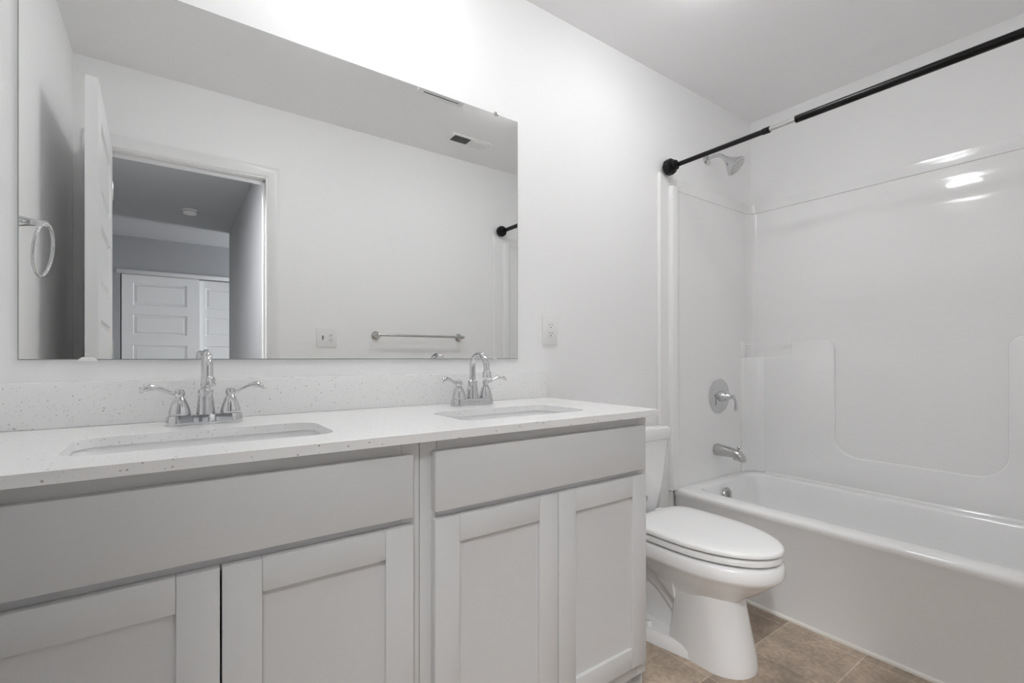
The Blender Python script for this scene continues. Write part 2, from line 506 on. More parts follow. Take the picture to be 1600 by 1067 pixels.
MB().lathe([(0.001, 0), (0.155, 0), (0.156, -0.008), (0.150, -0.020), (0.142, -0.022), (0.142, -0.006), (0.001, -0.006)], (HLX, HLY, H), n=48).build('housing', 'plastic', hl)
MB().lathe([(0.001, -0.008), (0.140, -0.008), (0.140, -0.017), (0.001, -0.018)], (HLX, HLY, H), n=48).build('diffuser', 'hall_fill_lamp', hl)

# ------------------------------------------------------------------ vanity: two cabinets, worktop, sinks, taps
FY, FF = -0.513, -0.533             # face frame, fronts
def shaker(mb, x0, x1, z0, z1, st=0.060, rl=0.058):
    """shaker door front, panel set back between stiles and rails"""
    g = 0.0
    mb.box(x0, x0 + st, FY, FF, z0, z1, 0.0012).box(x1 - st, x1, FY, FF, z0, z1, 0.0012)
    mb.box(x0 + st + 0.0004, x1 - st - 0.0004, FY, FF, z1 - rl, z1, 0.0012).box(x0 + st + 0.0004, x1 - st - 0.0004, FY, FF, z0, z0 + rl, 0.0012)
    mb.box(x0 + st - 0.004, x1 - st + 0.004, FY, FF + 0.010, z0 + rl - 0.004, z1 - rl + 0.004)
    return mb
def cabinet(label, x0, x1, d0, dm, d1, fr0, fr1):
    t = thing('vanity_cabinet', label, 'cabinet', ((x0 + x1) / 2, -0.25, 0), 'grey vanity base cabinets')
    b = MB()
    b.box(x0, x0 + 0.016, -0.495, -0.002, 0.1, 0.885).box(x1 - 0.016, x1, -0.495, -0.002, 0.1, 0.885)
    b.box(x0 + 0.016, x1 - 0.016, -0.495, -0.002, 0.1, 0.116).box(x0 + 0.016, x1 - 0.016, -0.008, -0.002, 0.116, 0.885)
    b.build('carcass', 'cab', t)
    st = 0.040
    fr = MB().box(x0, x0 + st, -0.495, FY, 0.1, 0.885, 0.0008).box(x1 - st, x1, -0.495, FY, 0.1, 0.885, 0.0008)
    for z0, z1 in ((0.848, 0.885), (0.70, 0.745), (0.1, 0.15)):
        fr.box(x0 + st + 0.0005, x1 - st - 0.0005, -0.495, FY, z0, z1, 0.0008)
    fr.build('face_frame', 'cab', t)
    MB().box(fr0, fr1, FY, FF, 0.728, 0.859, 0.0015).build('drawer_front', 'cab', t)
    shaker(MB(), d0, dm - 0.0016, 0.148, 0.711).build('door', 'cab', t)
    shaker(MB(), dm + 0.0016, d1, 0.148, 0.711).build('door', 'cab', t)
    MB().box(x0, x1, -0.460, -0.444, 0.0, 0.1, 0.001).build('toe_kick', 'cab', t)
    return t
cl = cabinet('grey two-door vanity cabinet under the sink near the towel ring', -0.318, 0.433, -0.280, 0.067, 0.412, -0.280, 0.411)
cr = cabinet('grey two-door vanity cabinet beside the toilet', 0.4345, 1.184, 0.462, 0.813, 1.162, 0.462, 1.160)
MB().box(1.1845, 1.190, -0.495, -0.002, 0.0, 0.885).build('side_panel', 'cab', cr)
MB().prism([(0, 0), (0.016, 0), (0.015, 0.010), (0.010, 0.016), (0, 0.018)], lambda u, v, w: (w, -0.460 - u, v), 0.4345, 1.186, 0).build('shoe_moulding', 'trim', cr)
tag(MB().box(XL + 0.001, -0.3185, -0.513, -0.495, 0.0, 0.885, 0.001).build('filler_strip', 'cab'), 'narrow grey filler strip between vanity cabinet and wall', 'filler')

ct = thing('countertop', 'white speckled quartz countertop with two sink cutouts and a backsplash', 'countertop', (0.42, -0.27, 0.8866))
SX = ((-0.150, 0.282), (0.592, 1.012)); SY0, SY1 = -0.445, -0.228
holes = [list(reversed(rrect(a, b, SY0, SY1, 0.045))) for a, b in SX]
MB().plate([(XL + 0.001, -0.553), (1.2008, -0.553), (1.2008, -0.001), (XL + 0.001, -0.001)], holes, 0.8866, CT).build('slab', 'quartz', ct, smooth=30)
MB().box(XL + 0.001, 1.2008, -0.020, -0.001, CT + 0.0005, 1.0072, 0.001).build('backsplash', 'quartz', ct)

def sink(label, x0, x1):
    cx, cy = (x0 + x1) / 2, (SY0 + SY1) / 2
    t = thing('sink', label, 'sink', (cx, cy, 0.75), 'rectangular undermount sinks')
    def ring(g, z, r):
        return [(x, y, z) for x, y in rrect(x0 - g, x1 + g, SY0 - g, SY1 + g, r)]
    rings = [ring(0.022, 0.8862, 0.06), ring(0.006, 0.8862, 0.05), ring(0.003, 0.882, 0.048), ring(-0.004, 0.84, 0.045), ring(-0.012, 0.79, 0.045),
             ring(-0.022, 0.768, 0.045), ring(-0.045, 0.758, 0.04), ring(-0.085, 0.755, 0.02)]
    und = [ring(-0.085, 0.745, 0.02), ring(-0.02, 0.755, 0.05), ring(0.010, 0.79, 0.055), ring(0.022, 0.876, 0.06)]
    MB().loft(rings + und + [rings[0]], False, False).loft([rings[7]], False, True).build('basin', 'porcelain', t)
    MB().lathe([(0.001, 0.0), (0.021, 0.0), (0.023, 0.0025), (0.018, 0.004), (0.013, 0.003), (0.010, 0.006), (0.001, 0.007)], (cx, cy + 0.02, 0.7552)).build('drain', 'chrome', t)
    return t
sink('white undermount sink farther from the toilet, below the switch reflection', *SX[0])['label'] = 'white rectangular undermount sink in the counter end near the towel ring'
sink('white rectangular undermount sink in the counter end near the toilet', *SX[1])

def faucet(x, y, label):
    t = thing('faucet', label, 'faucet', (x, y, CT), 'chrome centerset faucets')
    z = CT
    # deck plate: two round ends joined by a bar
    def outline(k):
        pts = []
        n = 12
        re, rm, hw = 0.027 * k, 0.020 * k, 0.051
        for i in range(n + 1):
            a = -pi / 2 + pi * i / n; pts.append((hw + re * cos(a), re * sin(a)))
        pts += [(0.027, rm), (0.012, rm * 1.12), (0, rm * 1.15), (-0.012, rm * 1.12), (-0.027, rm)]
        for i in range(n + 1):
            a = pi / 2 + pi * i / n; pts.append((-hw + re * cos(a), re * sin(a)))
        pts += [(-0.027, -rm), (-0.012, -rm * 1.12), (0, -rm * 1.15), (0.012, -rm * 1.12), (0.027, -rm)]
        return pts
    rings = [[(x + u, y + v, z + h) for u, v in outline(k)] for k, h in ((1.0, 0.0004), (1.0, 0.004), (0.985, 0.011), (0.95, 0.018), (0.90, 0.0225), (0.78, 0.0235))]
    MB().loft(rings).build('base', 'chrome', t)
    # body and gooseneck
    MB().lathe([(0.001, 0.018), (0.020, 0.018), (0.0195, 0.026), (0.0165, 0.060), (0.0150, 0.071), (0.0165, 0.074), (0.0160, 0.079), (0.0115, 0.083), (0.001, 0.083)], (x, y, z)).build('body', 'chrome', t)
    pts = [(x, y, z + 0.08), (x, y, z + 0.115)]
    R = 0.043; zc = z + 0.124
    for i in range(15):
        a = pi * (1.0 - i / 14 * 0.93)
        pts.append((x, y - R - R * cos(a), zc + R * sin(a)))
    pts.append((x, y - 2 * R - 0.0015, zc - 0.012))
    rad = [0.0098] * 2 + [0.0098 - 0.0 * i for i in range(15)] + [0.0105]
    sp = MB().tube(pts, rad, 20)
    sp.lathe([(0.001, 0), (0.0112, 0.0), (0.0138, 0.004), (0.0138, 0.012), (0.0148, 0.014), (0.0148, 0.019), (0.0138, 0.021), (0.001, 0.021)], (x, y - 2 * R - 0.001, zc - 0.010), (0, -0.10, -1))
    sp.build('spout', 'chrome', t)
    for s in (-1, 1):
        hx = x + s * 0.051
        h = MB().lathe([(0.001, 0.020), (0.0205, 0.022), (0.0225, 0.0255), (0.0222, 0.029), (0.0205, 0.037), (0.0175, 0.047), (0.0140, 0.056), (0.0108, 0.062), (0.0085, 0.066), (0.0105, 0.070),
                        (0.0110, 0.076), (0.0085, 0.082), (0.001, 0.084)], (hx, y, z)).build('handle', 'chrome', t)
        lv = MB()
        P = [(hx + s * 0.004, y - 0.001, z + 0.074), (hx + s * 0.016, y - 0.003, z + 0.0755), (hx + s * 0.030, y - 0.006, z + 0.0825), (hx + s * 0.042, y - 0.010, z + 0.0885),
             (hx + s * 0.054, y - 0.013, z + 0.0905), (hx + s * 0.064, y - 0.016, z + 0.087), (hx + s * 0.070, y - 0.018, z + 0.082)]
        lv.tube(P, [0.0045, 0.0042, 0.0045, 0.0055, 0.0072, 0.0068, 0.003], 12)
        lv.sphere((hx + s * 0.0705, y - 0.018, z + 0.0815), 0.0042)
        lv.build('lever', 'chrome', h)
    return t
fa = faucet(0.066, -0.112, 'chrome two-handle faucet behind the sink nearest the towel ring')
dup(fa, (0.806, -0.112, CT), 'chrome two-handle faucet behind the sink nearest the toilet')

# ------------------------------------------------------------------ outlet, switches, towel bar, towel ring
ou = thing('electrical_outlet', 'white duplex outlet on the wall beside the mirror', 'outlet', (1.2315, 0, 1.173))
MB().box(1.1935, 1.2695, -0.006, 0, 1.113, 1.233, 0.002).build('cover_plate', 'plastic', ou)
r_ = MB().box(1.2150, 1.2480, -0.0085, -0.005, 1.139, 1.206, 0.001)
rec = r_.build('receptacle', 'plastic', ou)
sl = MB()
for zc_ in (1.1885, 1.1555):
    sl.box(1.2245, 1.2262, -0.0088, -0.008, zc_ + 0.001, zc_ + 0.009).box(1.2372, 1.2389, -0.0088, -0.008, zc_ + 0.001, zc_ + 0.009)
    sl.lathe([(0.001, 0), (0.0026, 0), (0.001, 0.0002)], (1.2317, -0.0087, zc_ - 0.006), (0, -1, 0), 12)
sl.build('slots', 'slot', rec)

sw = thing('light_switch', 'white two-gang wall plate with switch and outlet beside the towel bar', 'switch', (0.741, -W, 1.178))
MB().box(0.684, 0.798, -W, -W + 0.006, 1.121, 1.235, 0.002).build('cover_plate', 'plastic', sw)
MB().box(0.7125, 0.7225, -W + 0.005, -W + 0.0075, 1.166, 1.19).prism([(0, -0.004), (0.014, 0.004), (0.016, 0.010), (0, 0.008)], lambda u, v, w: (w, -W + 0.006 + u, 1.176 + v), 0.7135, 0.7215, 0.0008).build('toggle', 'nickel', sw)
MB().lathe([(0.001, 0), (0.012, 0), (0.011, 0.003), (0.001, 0.003)], (0.765, -W + 0.006, 1.191), (0, 1, 0)).lathe([(0.001, 0), (0.012, 0), (0.011, 0.003), (0.001, 0.003)], (0.765, -W + 0.006, 1.165), (0, 1, 0)).build('outlet_face', 'plastic', sw)
sl = MB()
for zc_ in (1.191, 1.165):
    sl.box(0.7595, 0.7615, -W + 0.0089, -W + 0.0095, zc_ - 0.004, zc_ + 0.004).box(0.7685, 0.7705, -W + 0.0089, -W + 0.0095, zc_ - 0.004, zc_ + 0.004)
sl.build('slots', 'slot', sw)

BELL = [(0.001, 0), (0.027, 0), (0.0275, 0.004), (0.022, 0.009), (0.014, 0.016), (0.010, 0.03), (0.0085, 0.052), (0.010, 0.060), (0.0115, 0.066), (0.010, 0.072), (0.004, 0.076), (0.001, 0.0765)]
tb = thing('towel_bar', 'brushed metal towel bar on the door wall seen in the mirror', 'towel bar', (1.335, -W, 1.2))
for x in (1.035, 1.622):
    MB().lathe(BELL, (x, -W, 1.199), (0, 1, 0)).build('bracket', 'nickel', tb)
MB().tube([(1.035, -W + 0.066, 1.2), (1.622, -W + 0.066, 1.2)], 0.0075, 16).build('bar', 'nickel', tb)

RY, RZ = -0.392, 1.436
tr = thing('towel_ring', 'chrome towel ring on a flared post on the side wall', 'towel ring', (XL, RY, RZ))
MB().lathe([(0.001, 0), (0.030, 0), (0.031, 0.004), (0.024, 0.009), (0.015, 0.022), (0.010, 0.045), (0.0075, 0.066), (0.0085, 0.070), (0.0095, 0.076), (0.007, 0.082), (0.001, 0.083)], (XL, RY, RZ), (1, 0, 0)).build('post', 'chrome', tr)
MB().torus((XL + 0.072, RY, RZ - 0.073), (1, 0.10, -0.12), 0.0735, 0.0040).build('ring', 'chrome', tr)

# ------------------------------------------------------------------ toilet
TX = 1.58
tl = thing('toilet', 'white elongated two-piece toilet between vanity and bathtub', 'toilet', (TX, -0.4, 0))
def egg(z, yf, yb, hw, ym, n=40, back=0.62, front=1.0):
    """outline: round nose towards -y, squarer back"""
    out = []
    for i in range(n):
        a = 2 * pi * i / n
        c, s_ = cos(a), sin(a)
        if s_ < 0:
            out.append((TX + hw * math.copysign(abs(c) ** front, c), ym + (ym - yf) * s_, z))
        else:
            out.append((TX + hw * math.copysign(abs(c) ** back, c), ym + (yb - ym) * abs(s_) ** back, z))
    return out
b = MB()
b.loft([egg(z, yf, yb, hw, -0.45, back=0.5) for z, yf, yb, hw in (
    (0.3885, -0.712, -0.055, 0.168), (0.3865, -0.722, -0.047, 0.177), (0.380, -0.729, -0.042, 0.182), (0.350, -0.732, -0.042, 0.184), (0.341, -0.729, -0.045, 0.181),
    (0.330, -0.718, -0.085, 0.171), (0.310, -0.697, -0.150, 0.156), (0.287, -0.670, -0.205, 0.139), (0.263, -0.637, -0.255, 0.119), (0.240, -0.608, -0.300, 0.103), (0.215, -0.586, -0.33, 0.088))])
# pedestal column in front
def dsec(z, yf, yb, hw, ns=20):
    ym = yf + hw * 1.05
    pts = [(TX + hw * cos(pi + pi * i / ns), ym + (ym - yf) * sin(pi + pi * i / ns), z) for i in range(ns + 1)]
    return pts + [(TX + hw * 0.985, yb - 0.008, z), (TX + hw * 0.92, yb, z), (TX - hw * 0.92, yb, z), (TX - hw * 0.985, yb - 0.008, z)]
b.loft([dsec(0.0, -0.645, -0.375, 0.104), dsec(0.012, -0.646, -0.375, 0.104), dsec(0.05, -0.640, -0.378, 0.100), dsec(0.12, -0.624, -0.386, 0.0955), dsec(0.20, -0.606, -0.394, 0.0945), dsec(0.26, -0.60, -0.398, 0.097)])
# flared web between column and bowl, recessed core, trapway, foot
b.loft([[(TX + sx * h1, y, z) for sx, y, z, h1 in ring] for ring in (
    [(-1, -0.40, 0.185, 0.094), (1, -0.40, 0.185, 0.094), (1, -0.40, 0.30, 0.12), (-1, -0.40, 0.30, 0.12)],
    [(-1, -0.34, 0.225, 0.094), (1, -0.34, 0.225, 0.094), (1, -0.34, 0.32, 0.13), (-1, -0.34, 0.32, 0.13)],
    [(-1, -0.28, 0.275, 0.09), (1, -0.28, 0.275, 0.09), (1, -0.28, 0.34, 0.13), (-1, -0.28, 0.34, 0.13)],
    [(-1, -0.24, 0.32, 0.08), (1, -0.24, 0.32, 0.08), (1, -0.24, 0.36, 0.12), (-1, -0.24, 0.36, 0.12)])])
b.box(TX - 0.040, TX + 0.040, -0.40, -0.09, 0.0, 0.345, 0.012)
b.tube([(TX, -0.40, 0.12), (TX, -0.36, 0.16), (TX, -0.31, 0.20), (TX, -0.25, 0.225), (TX, -0.20, 0.20), (TX, -0.17, 0.13), (TX, -0.17, 0.03)], [(0.05, 0.062)] * 7, 20)
foot = [[(x, y, z) for x, y in [(TX - h2, -0.57), (TX - h2 * 0.45 - h3 * 0.55, -0.47), (TX - h3, -0.40), (TX - h4, -0.30), (TX - h4, -0.21), (TX - 0.08, -0.15), (TX + 0.08, -0.15), (TX + h4, -0.21), (TX + h4, -0.30), (TX + h3, -0.40), (TX + h2 * 0.45 + h3 * 0.55, -0.47), (TX + h2, -0.57)]]
        for z, h2, h3, h4 in ((0.0, 0.086, 0.117, 0.136), (0.024, 0.084, 0.114, 0.133), (0.038, 0.080, 0.106, 0.122), (0.042, 0.076, 0.100, 0.114))]
b.loft(foot)
b.build('bowl', 'porcelain', tl, smooth=50)
MB().lathe([(0.013, 0.0), (0.014, 0.006), (0.013, 0.015), (0.008, 0.021), (0.001, 0.022)], (TX - 0.100, -0.292, 0.039)).build('bolt_cap', 'plastic', tl)
MB().lathe([(0.013, 0.0), (0.014, 0.006), (0.013, 0.015), (0.008, 0.021), (0.001, 0.022)], (TX + 0.100, -0.292, 0.039)).build('bolt_cap', 'plastic', tl)

def trect(z, hw, yf, yb, r, bow=0.012):
    out = []
    for x, y in rrect(TX - hw, TX + hw, yf, yb, r, 6):
        k = max(0.0, 1 - ((x - TX) / hw) ** 2)
        out.append((x, y - (bow * k if y < (yf + yb) / 2 else 0), z))
    return out
MB().loft([trect(0.405, 0.105, -0.165, -0.030, 0.03), trect(0.412, 0.120, -0.172, -0.026, 0.035), trect(0.50, 0.141, -0.180, -0.022, 0.035), trect(0.62, 0.163, -0.187, -0.019, 0.033), trect(0.714, 0.176, -0.190, -0.017, 0.03)]).build('tank', 'porcelain', tl, smooth=50)
MB().loft([trect(0.715, 0.180, -0.193, -0.013, 0.03), trect(0.718, 0.184, -0.197, -0.011, 0.03), trect(0.752, 0.186, -0.199, -0.010, 0.03), trect(0.762, 0.183, -0.196, -0.013, 0.03), trect(0.766, 0.172, -0.186, -0.022, 0.028)]).build('tank_lid', 'porcelain', tl, smooth=50)
MB().box(TX - 0.09, TX + 0.09, -0.16, -0.05, 0.388, 0.407, 0.004).build('tank_gasket', 'slot', tl)
MB().lathe([(0.001, 0), (0.014, 0), (0.014, 0.004), (0.009, 0.008), (0.001, 0.009)], (TX + 0.002, -0.1905, 0.482), (0, -1, 0)).build('flush_knob', 'chrome', tl)

def lid_ring(z, d):
    return egg(z, -0.728 + d, -0.222 - d, 0.181 - d, -0.44, 56, 0.40)
MB().loft([lid_ring(0.4240, 0.006), lid_ring(0.4255, 0.0005), lid_ring(0.433, 0.0), lid_ring(0.4385, 0.004), lid_ring(0.4415, 0.014), lid_ring(0.4435, 0.05), lid_ring(0.444, 0.10)]).build('lid', 'seatp', tl, smooth=50)
so = [lid_ring(0.3955, 0.010), lid_ring(0.3985, 0.004), lid_ring(0.411, 0.004), lid_ring(0.416, 0.008), lid_ring(0.4172, 0.016)]
si = [lid_ring(0.4172, 0.055), lid_ring(0.413, 0.066), lid_ring(0.400, 0.068), lid_ring(0.395, 0.064)]
MB().loft(so + si + [so[0]], False, False).build('seat', 'seatp', tl, smooth=50)
for s in (-1, 1):
    MB().box(TX + s * 0.075 - 0.022, TX + s * 0.075 + 0.022, -0.228, -0.196, 0.389, 0.434, 0.008, 3).build('hinge', 'seatp', tl)
for s, yy in ((-1, -0.50), (1, -0.50), (-1, -0.30), (1, -0.30)):
    MB().box(TX + s * 0.135 - 0.008, TX + s * 0.135 + 0.008, yy - 0.015, yy + 0.015, 0.389, 0.3965, 0.002).build('bumper', 'plastic', tl)

# ------------------------------------------------------------------ bathtub
tu = thing('bathtub', 'white alcove bathtub with a plain apron beside the toilet', 'bathtub', (2.4, -0.73, 0))
PX = 2.745           # inside face of the surround's long wall
X1 = 2.748; Y0, Y1 = -W + 0.012, -0.012
def tring(x0, x1, y0, y1, r, z, n=8):
    return [(x, y, z) for x, y in rrect(x0, x1, y0, y1, r, n)]
R0 = 0.004
rings = [tring(XT + 0.004, X1, Y0, Y1, R0, 0.0), tring(XT + 0.004, X1, Y0, Y1, R0, 0.05), tring(XT + 0.010, X1, Y0, Y1, R0, RIM - 0.045), tring(XT + 0.002, X1, Y0, Y1, R0, RIM - 0.030),
         tring(XT, X1, Y0, Y1, R0, RIM - 0.014), tring(XT + 0.003, X1, Y0, Y1, R0, RIM - 0.005), tring(XT + 0.010, X1, Y0, Y1, R0, RIM),
         tring(XT + 0.085, 2.697, -1.375, -0.058, 0.085, RIM), tring(XT + 0.097, 2.690, -1.368, -0.066, 0.085, RIM - 0.003), tring(XT + 0.105, 2.684, -1.358, -0.072, 0.085, RIM - 0.014),
         tring(XT + 0.115, 2.678, -1.335, -0.080, 0.09, RIM - 0.08), tring(XT + 0.130, 2.664, -1.26, -0.098, 0.10, 0.18), tring(XT + 0.150, 2.650, -1.20, -0.125, 0.11, 0.10), tring(XT + 0.19, 2.61, -1.15, -0.175, 0.10, 0.075)]
MB().loft(rings).build('tub_shell', 'acrylic', tu, smooth=45)
MB().lathe([(0.001, 0), (0.036, 0), (0.037, 0.004), (0.033, 0.010), (0.018, 0.013), (0.001, 0.013)], (2.375, -0.085, 0.342), (0, -1, 0.10)).box(2.368, 2.382, -0.112, -0.096, 0.325, 0.362, 0.003).build('overflow_plate', 'nickel', tu)
MB().lathe([(0.001, 0), (0.03, 0), (0.032, 0.003), (0.02, 0.005), (0.001, 0.006)], (2.38, -0.26, 0.0755)).build('drain', 'chrome', tu)
MB().prism([(0, 0), (0.010, 0), (0.0085, 0.007), (0, 0.013)], lambda u, v, w: (XT + 0.0042 - u, w, v), Y0 + 0.002, Y1 - 0.002).build('caulk_bead', 'caulk', tu)

MB().prism([(PX - 0.0190, RIM + 0.0002), (PX - 0.0136, RIM + 0.0002), (PX - 0.0136, RIM + 0.0100), (PX - 0.0160, RIM + 0.0065)], lambda u, v, w: (u, w, v), -1.340, -0.110).build('rear_bead', 'acrylic', tu)

# wall surround: three moulded panels round the tub
su = thing('tub_surround', 'glossy white moulded wall surround above the bathtub', 'tub surround', (2.4, -0.73, RIM))
ZT = 1.897
def plan_inner(y_in, x_back, xf, rc=0.055, n=10):
    """plan of the inside face from the mirror-wall front edge round to the door-wall front edge"""
    a, b_ = -y_in, -W + y_in
    pts = [(xf, a)]
    pts += [(x_back - rc + rc * sin(pi / 2 * i / n), a - rc + rc * cos(pi / 2 * i / n)) for i in range(n + 1)]
    pts += [(x_back - rc + rc * cos(pi / 2 * i / n), b_ + rc - rc * sin(pi / 2 * i / n)) for i in range(n + 1)]
    pts += [(xf, b_)]
    return pts
inner = plan_inner(0.014, PX, 2.046)
def sheet(pl_a, pl_b, za, zb, name, parent, lip=0.0):
    """solid sheet between inside outline pl_a and outside outline pl_b"""
    mb = MB()
    ia = [(x, y) for x, y in pl_a]; ob = [(x, y) for x, y in pl_b]
    n = len(ia)
    lp = [(p[0] + (p[0] - q[0]) * 0.22, p[1] + (p[1] - q[1]) * 0.22) for p, q in zip(ia, ob)] if lip else ia
    secs = []
    for k in range(n):
        secs.append([(*ia[k], za), (*ia[k], zb - lip), (*lp[k], zb - lip * 0.8), (*lp[k], zb), (*ob[k], zb), (*ob[k], za)])
    if not lip:
        secs = [[q[0], q[3], q[4], q[5]] for q in secs]
    return mb.loft(secs).build(name, 'surround', parent, smooth=30)
outer_ = plan_inner(0.0015, XR - 0.0015, 2.046, 0.055)
sheet(inner, outer_, RIM + 0.001, ZT, 'wall_panel', su, 0.007)
# flange above the panel
fl_i = plan_inner(0.007, XR - 0.009, 1.935, 0.03); fl_o = plan_inner(0.001, XR - 0.001, 1.935, 0.03)
sheet(fl_i, fl_o, ZT + 0.0005, 1.952, 'flange', su)
for sy, ya, nm in ((-1, 0.0, 'a'), (1, -W, 'b')):
    # front flange strip and rounded front rib on both end walls
    ee = lambda d: ya + sy * d
    MB().prism([(1.910, 0.001), (1.910, 0.010), (1.916, 0.0155), (1.930, 0.0155), (1.934, 0.010), (1.988, 0.010), (1.988, 0.001)], lambda u, v, w: (u, ee(v), w), 0.0, 1.955).build('front_flange', 'surround', su, smooth=35)
    rib = [(1.986, 0.001), (1.986, 0.018), (1.990, 0.027), (1.999, 0.032), (2.034, 0.032), (2.043, 0.028), (2.050, 0.014), (2.050, 0.001)]
    MB().prism(rib, lambda u, v, w: (u, ee(v), w), RIM + 0.001, 1.903, 0.0).prism([(1.9885, 0.001), (1.9885, 0.012), (2.0240, 0.012), (2.0240, 0.001)], lambda u, v, w: (u, ee(v), w), 0.0, RIM - 0.0045).build('front_rib', 'surround', su, smooth=50)
# thicker lower wall with a large recess, and the corner shelf
XB = PX - 0.013
def lower(y_edge):
    """outline in (y, z) of the thick lower wall, with the rounded recess cut from its top"""
    o = [(-0.40, RIM + 0.002), (-0.40, 1.150)]
    return o
def arc(cy, cz, r, a0, a1, n=10):
    return [(cy + r * cos(a0 + (a1 - a0) * i / n), cz + r * sin(a0 + (a1 - a0) * i / n)) for i in range(n + 1)]
za, zb = RIM + 0.002, 1.152
out = [(-0.045, za), (-0.045, 1.063), (-0.245, 1.063), (-0.245, zb)]
out += arc(-0.385, zb - 0.03, 0.03, pi / 2, pi, 6)[:1] + arc(-0.405, zb - 0.05, 0.05, pi / 2, pi, 8)
out += arc(-0.455 - 0.10, 0.568 + 0.10, 0.10, 0, -pi / 2, 10)
out += arc(-1.07 + 0.10, 0.568 + 0.10, 0.10, -pi / 2, -pi, 10)
out += arc(-1.12, zb - 0.05, 0.05, 0, pi / 2, 8)
out += [(-1.215, zb), (-1.215, 1.063), (-1.415, 1.063), (-1.415, za)]
MB().prism(out, lambda u, v, w: (w, u, v), XB, PX + 0.006, 0.0075).build('lower_panel', 'surround', su, smooth=45)
def shelf_plan(m):
    pts = [(2.640, 0.012), (2.640, 0.028)]
    for i in range(9):
        a = pi / 2 * i / 8
        pts.append((2.640 + (XB - 2.640) * sin(a) ** 1.0, 0.030 + 0.075 * (1 - cos(a))))
    pts += [(PX + 0.004, 0.105), (PX + 0.004, 0.012)]
    return [(x, (-v if m else -W + v)) for x, v in pts]
for m in (True, False):
    f = lambda u, v, w: (u, v, w)
    s_ = MB().prism(shelf_plan(m), f, za, 1.063, 0.003)
    yy = lambda v: -v if m else -W + v
    s_.prism([(2.640, yy(0.012)), (2.640, yy(0.028)), (2.668, yy(0.034)), (2.668, yy(0.012))], f, 1.063, zb, 0.003)
    s_.build('corner_shelf', 'surround', su, smooth=45)
    # thin rail across the soap notch
    MB().tube([(2.668, yy(0.030), 1.137), (XB + 0.004, yy(0.246), 1.137)], 0.0022, 10).build('shelf_rail', 'acrylic', su)

# ------------------------------------------------------------------ tub fixtures
VX = 2.420
va = thing('shower_valve', 'round chrome shower valve with lever above the tub spout', 'shower valve', (VX, -0.014, 0.852))
MB().lathe([(0.001, 0), (0.094, 0), (0.095, 0.003), (0.090, 0.008), (0.072, 0.013), (0.050, 0.0155), (0.030, 0.017), (0.001, 0.017)], (VX, -0.0145, 0.852), (0, -1, 0), 48).build('escutcheon', 'chrome', va)
MB().lathe([(0.001, 0), (0.030, 0), (0.029, 0.012), (0.024, 0.020), (0.021, 0.030), (0.019, 0.040), (0.013, 0.048), (0.010, 0.056), (0.012, 0.062), (0.012, 0.068), (0.007, 0.073), (0.001, 0.074)], (VX, -0.031, 0.852), (0, -1, 0)).build('hub', 'chrome', va)
MB().tube([(VX, -0.096, 0.852), (VX + 0.012, -0.098, 0.842), (VX + 0.020, -0.100, 0.822), (VX + 0.022, -0.100, 0.802), (VX + 0.020, -0.100, 0.786), (VX + 0.017, -0.100, 0.776)], [0.006, 0.006, 0.0065, 0.008, 0.009, 0.004], 14).build('lever', 'chrome', va)
PX_ = 2.395
tp = thing('tub_spout', 'brushed chrome tub spout with diverter knob over the bathtub', 'tub spout', (PX_, -0.014, 0.562))
def srect(y, z0, z1, hw, r):
    return [(x, y, z) for x, z in rrect(PX_ - hw, PX_ + hw, z0, z1, r, 6)]
MB().loft([srect(-0.0145, 0.534, 0.597, 0.031, 0.0305), srect(-0.022, 0.533, 0.598, 0.032, 0.0315), srect(-0.06, 0.536, 0.593, 0.029, 0.027), srect(-0.115, 0.538, 0.584, 0.026, 0.022),
           srect(-0.122, 0.526, 0.583, 0.0255, 0.021), srect(-0.150, 0.520, 0.574, 0.024, 0.020), srect(-0.166, 0.520, 0.556, 0.020, 0.016), srect(-0.172, 0.522, 0.538, 0.014, 0.0075)]).build('spout_body', 'nickel', tp, smooth=50)
MB().lathe([(0.004, 0), (0.004, 0.012), (0.008, 0.015), (0.009, 0.020), (0.006, 0.024), (0.001, 0.025)], (PX_, -0.140, 0.574)).build('diverter_knob', 'nickel', tp)
HX = 2.325
sh = thing('shower_fixture', 'chrome shower head on a bent arm above the tub spout', 'shower head', (HX, 0, 2.122))
MB().lathe([(0.001, 0), (0.031, 0), (0.032, 0.003), (0.024, 0.010), (0.012, 0.014), (0.001, 0.014)], (HX, 0, 2.122), (0, -1, 0)).build('wall_flange', 'chrome', sh)
MB().tube([(HX, -0.005, 2.122), (HX, -0.045, 2.124), (HX, -0.070, 2.120), (HX, -0.092, 2.106), (HX, -0.112, 2.086)], 0.0105, 16).build('arm', 'chrome', sh)
HD = Vector((0.22, -0.66, -0.71)).normalized(); HO = Vector((HX, -0.108, 2.090))
MB().lathe([(0.001, 0), (0.014, 0), (0.016, 0.010), (0.020, 0.020), (0.029, 0.036), (0.043, 0.056), (0.0515, 0.068), (0.053, 0.076), (0.049, 0.079), (0.001, 0.078)], HO, HD).build('head', 'chrome', sh)
fp = MB().lathe([(0.001, 0.001), (0.044, 0.001), (0.043, 0.003), (0.001, 0.004)], HO + HD * 0.078, HD)
face = fp.build('spray_face', 'nickel', sh)
nb = MB(); q = HD.to_track_quat('Z', 'Y').to_matrix()
for rr, nn in ((0.011, 6), (0.023, 12), (0.035, 18)):
    for i in range(nn):
        a = 2 * pi * i / nn
        nb.lathe([(0.0022, 0), (0.0018, 0.003), (0.0005, 0.0032)], HO + HD * 0.0815 + q @ Vector((rr * cos(a), rr * sin(a), 0)), HD, 6)
nb.build('nozzles', 'plastic', face)

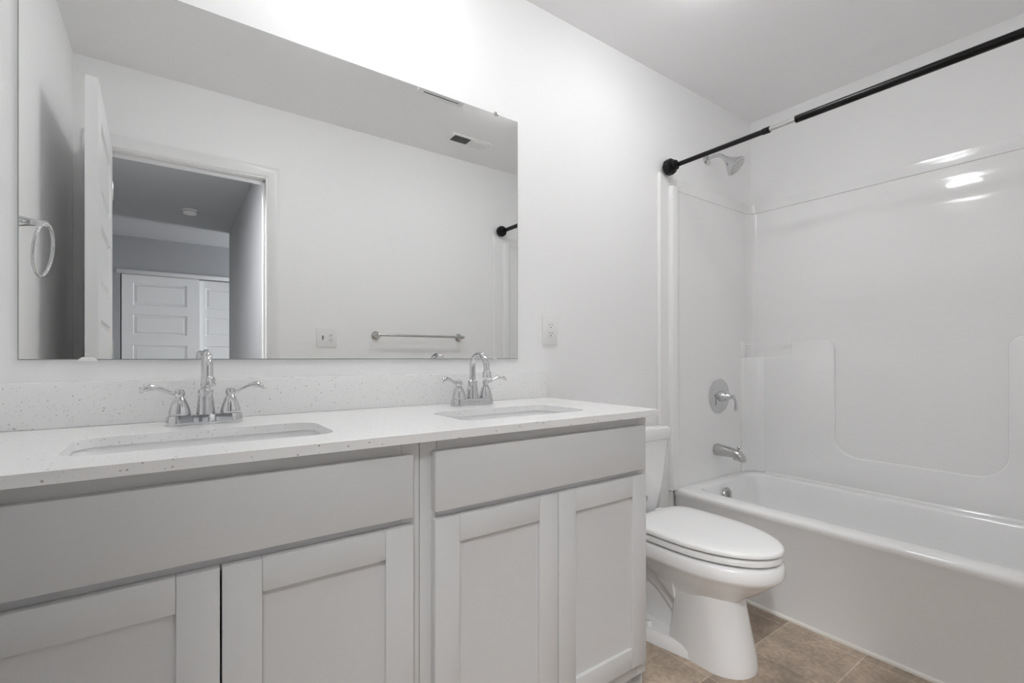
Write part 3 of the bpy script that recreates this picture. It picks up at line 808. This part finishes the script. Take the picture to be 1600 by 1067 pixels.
# shower curtain rod
RX, RZD = 1.978, 1.990
ro = thing('shower_curtain_rod', 'black tension shower curtain rod with a bare metal section above the bathtub', 'curtain rod', (RX, -0.73, RZD))
for ya, s in ((-0.0165, -1), (-W + 0.0165, 1)):
    MB().lathe([(0.001, 0), (0.036, 0), (0.0385, 0.003), (0.0385, 0.026), (0.035, 0.033), (0.022, 0.036), (0.0175, 0.038), (0.0175, 0.044), (0.0235, 0.046), (0.0235, 0.053), (0.014, 0.056), (0.001, 0.056)], (RX - 0.012, ya, RZD - 0.004), (0, s, 0), 10).build('end_cap', 'blackp', ro, smooth=25)
MB().tube([(RX, -0.06, RZD), (RX, -0.470, RZD), (RX, -0.474, RZD), (RX, -0.500, RZD)], [0.0108, 0.0108, 0.0128, 0.0128], 20).build('slim_tube', 'black', ro)
MB().tube([(RX, -0.499, RZD), (RX, -0.603, RZD)], 0.0085, 20).build('bare_tube', 'nickel', ro)
MB().tube([(RX, -0.600, RZD), (RX, -W + 0.06, RZD)], 0.0140, 20).build('thick_tube', 'black', ro)

# ------------------------------------------------------------------ ceiling things
sr = thing('supply_vent', 'white two-way ceiling vent with one dark side, seen in the mirror', 'vent', (1.545, -1.18, H))
MB().box(1.402, 1.688, -1.238, -1.128, H - 0.004, H, 0.0015).build('frame', 'plastic', sr)
MB().box(1.428, 1.542, -1.222, -1.146, H - 0.0055, H - 0.004).build('duct_opening', 'duct', sr)
for k, (xa, xb) in enumerate(((1.428, 1.542), (1.562, 1.668))):
    lo = MB()
    for i in range(6):
        y = -1.218 + i * 0.0145
        t_ = -0.011 if k else 0.010
        lo.prism([(0, 0), (0.0015, 0), (0.0015 + t_, -0.007), (t_, -0.007)], lambda u, v, w, y=y: (w, y + u, H - 0.004 + v), xa, xb)
    lo.build('louvers', 'plastic', sr)
ef = thing('exhaust_fan', 'white square exhaust fan grille on the ceiling at the mirror top edge', 'fan', (1.145, -0.685, H))
MB().prism(rrect(1.015, 1.275, -0.815, -0.555, 0.02), lambda u, v, w: (u, v, w), H - 0.026, H, 0.004).build('grille', 'plastic', ef)
lo = MB()
for i in range(9):
    y = -0.785 + i * 0.026
    lo.box(1.045, 1.245, y, y + 0.006, H - 0.0268, H - 0.0255)
lo.build('slots', 'slot', ef)
sd = thing('smoke_detector', 'round white smoke detector on the hall ceiling', 'smoke detector', (0.140, -3.93, H))
MB().lathe([(0.001, 0), (0.062, 0), (0.064, -0.006), (0.058, -0.012), (0.055, -0.034), (0.046, -0.040), (0.001, -0.041)], (0.140, -3.93, H), n=40).build('housing', 'plastic', sd)
MB().torus((0.140, -3.93, H - 0.018), (0, 0, 1), 0.0568, 0.0022, 40, 6).build('vent_ring', 'slot', sd)
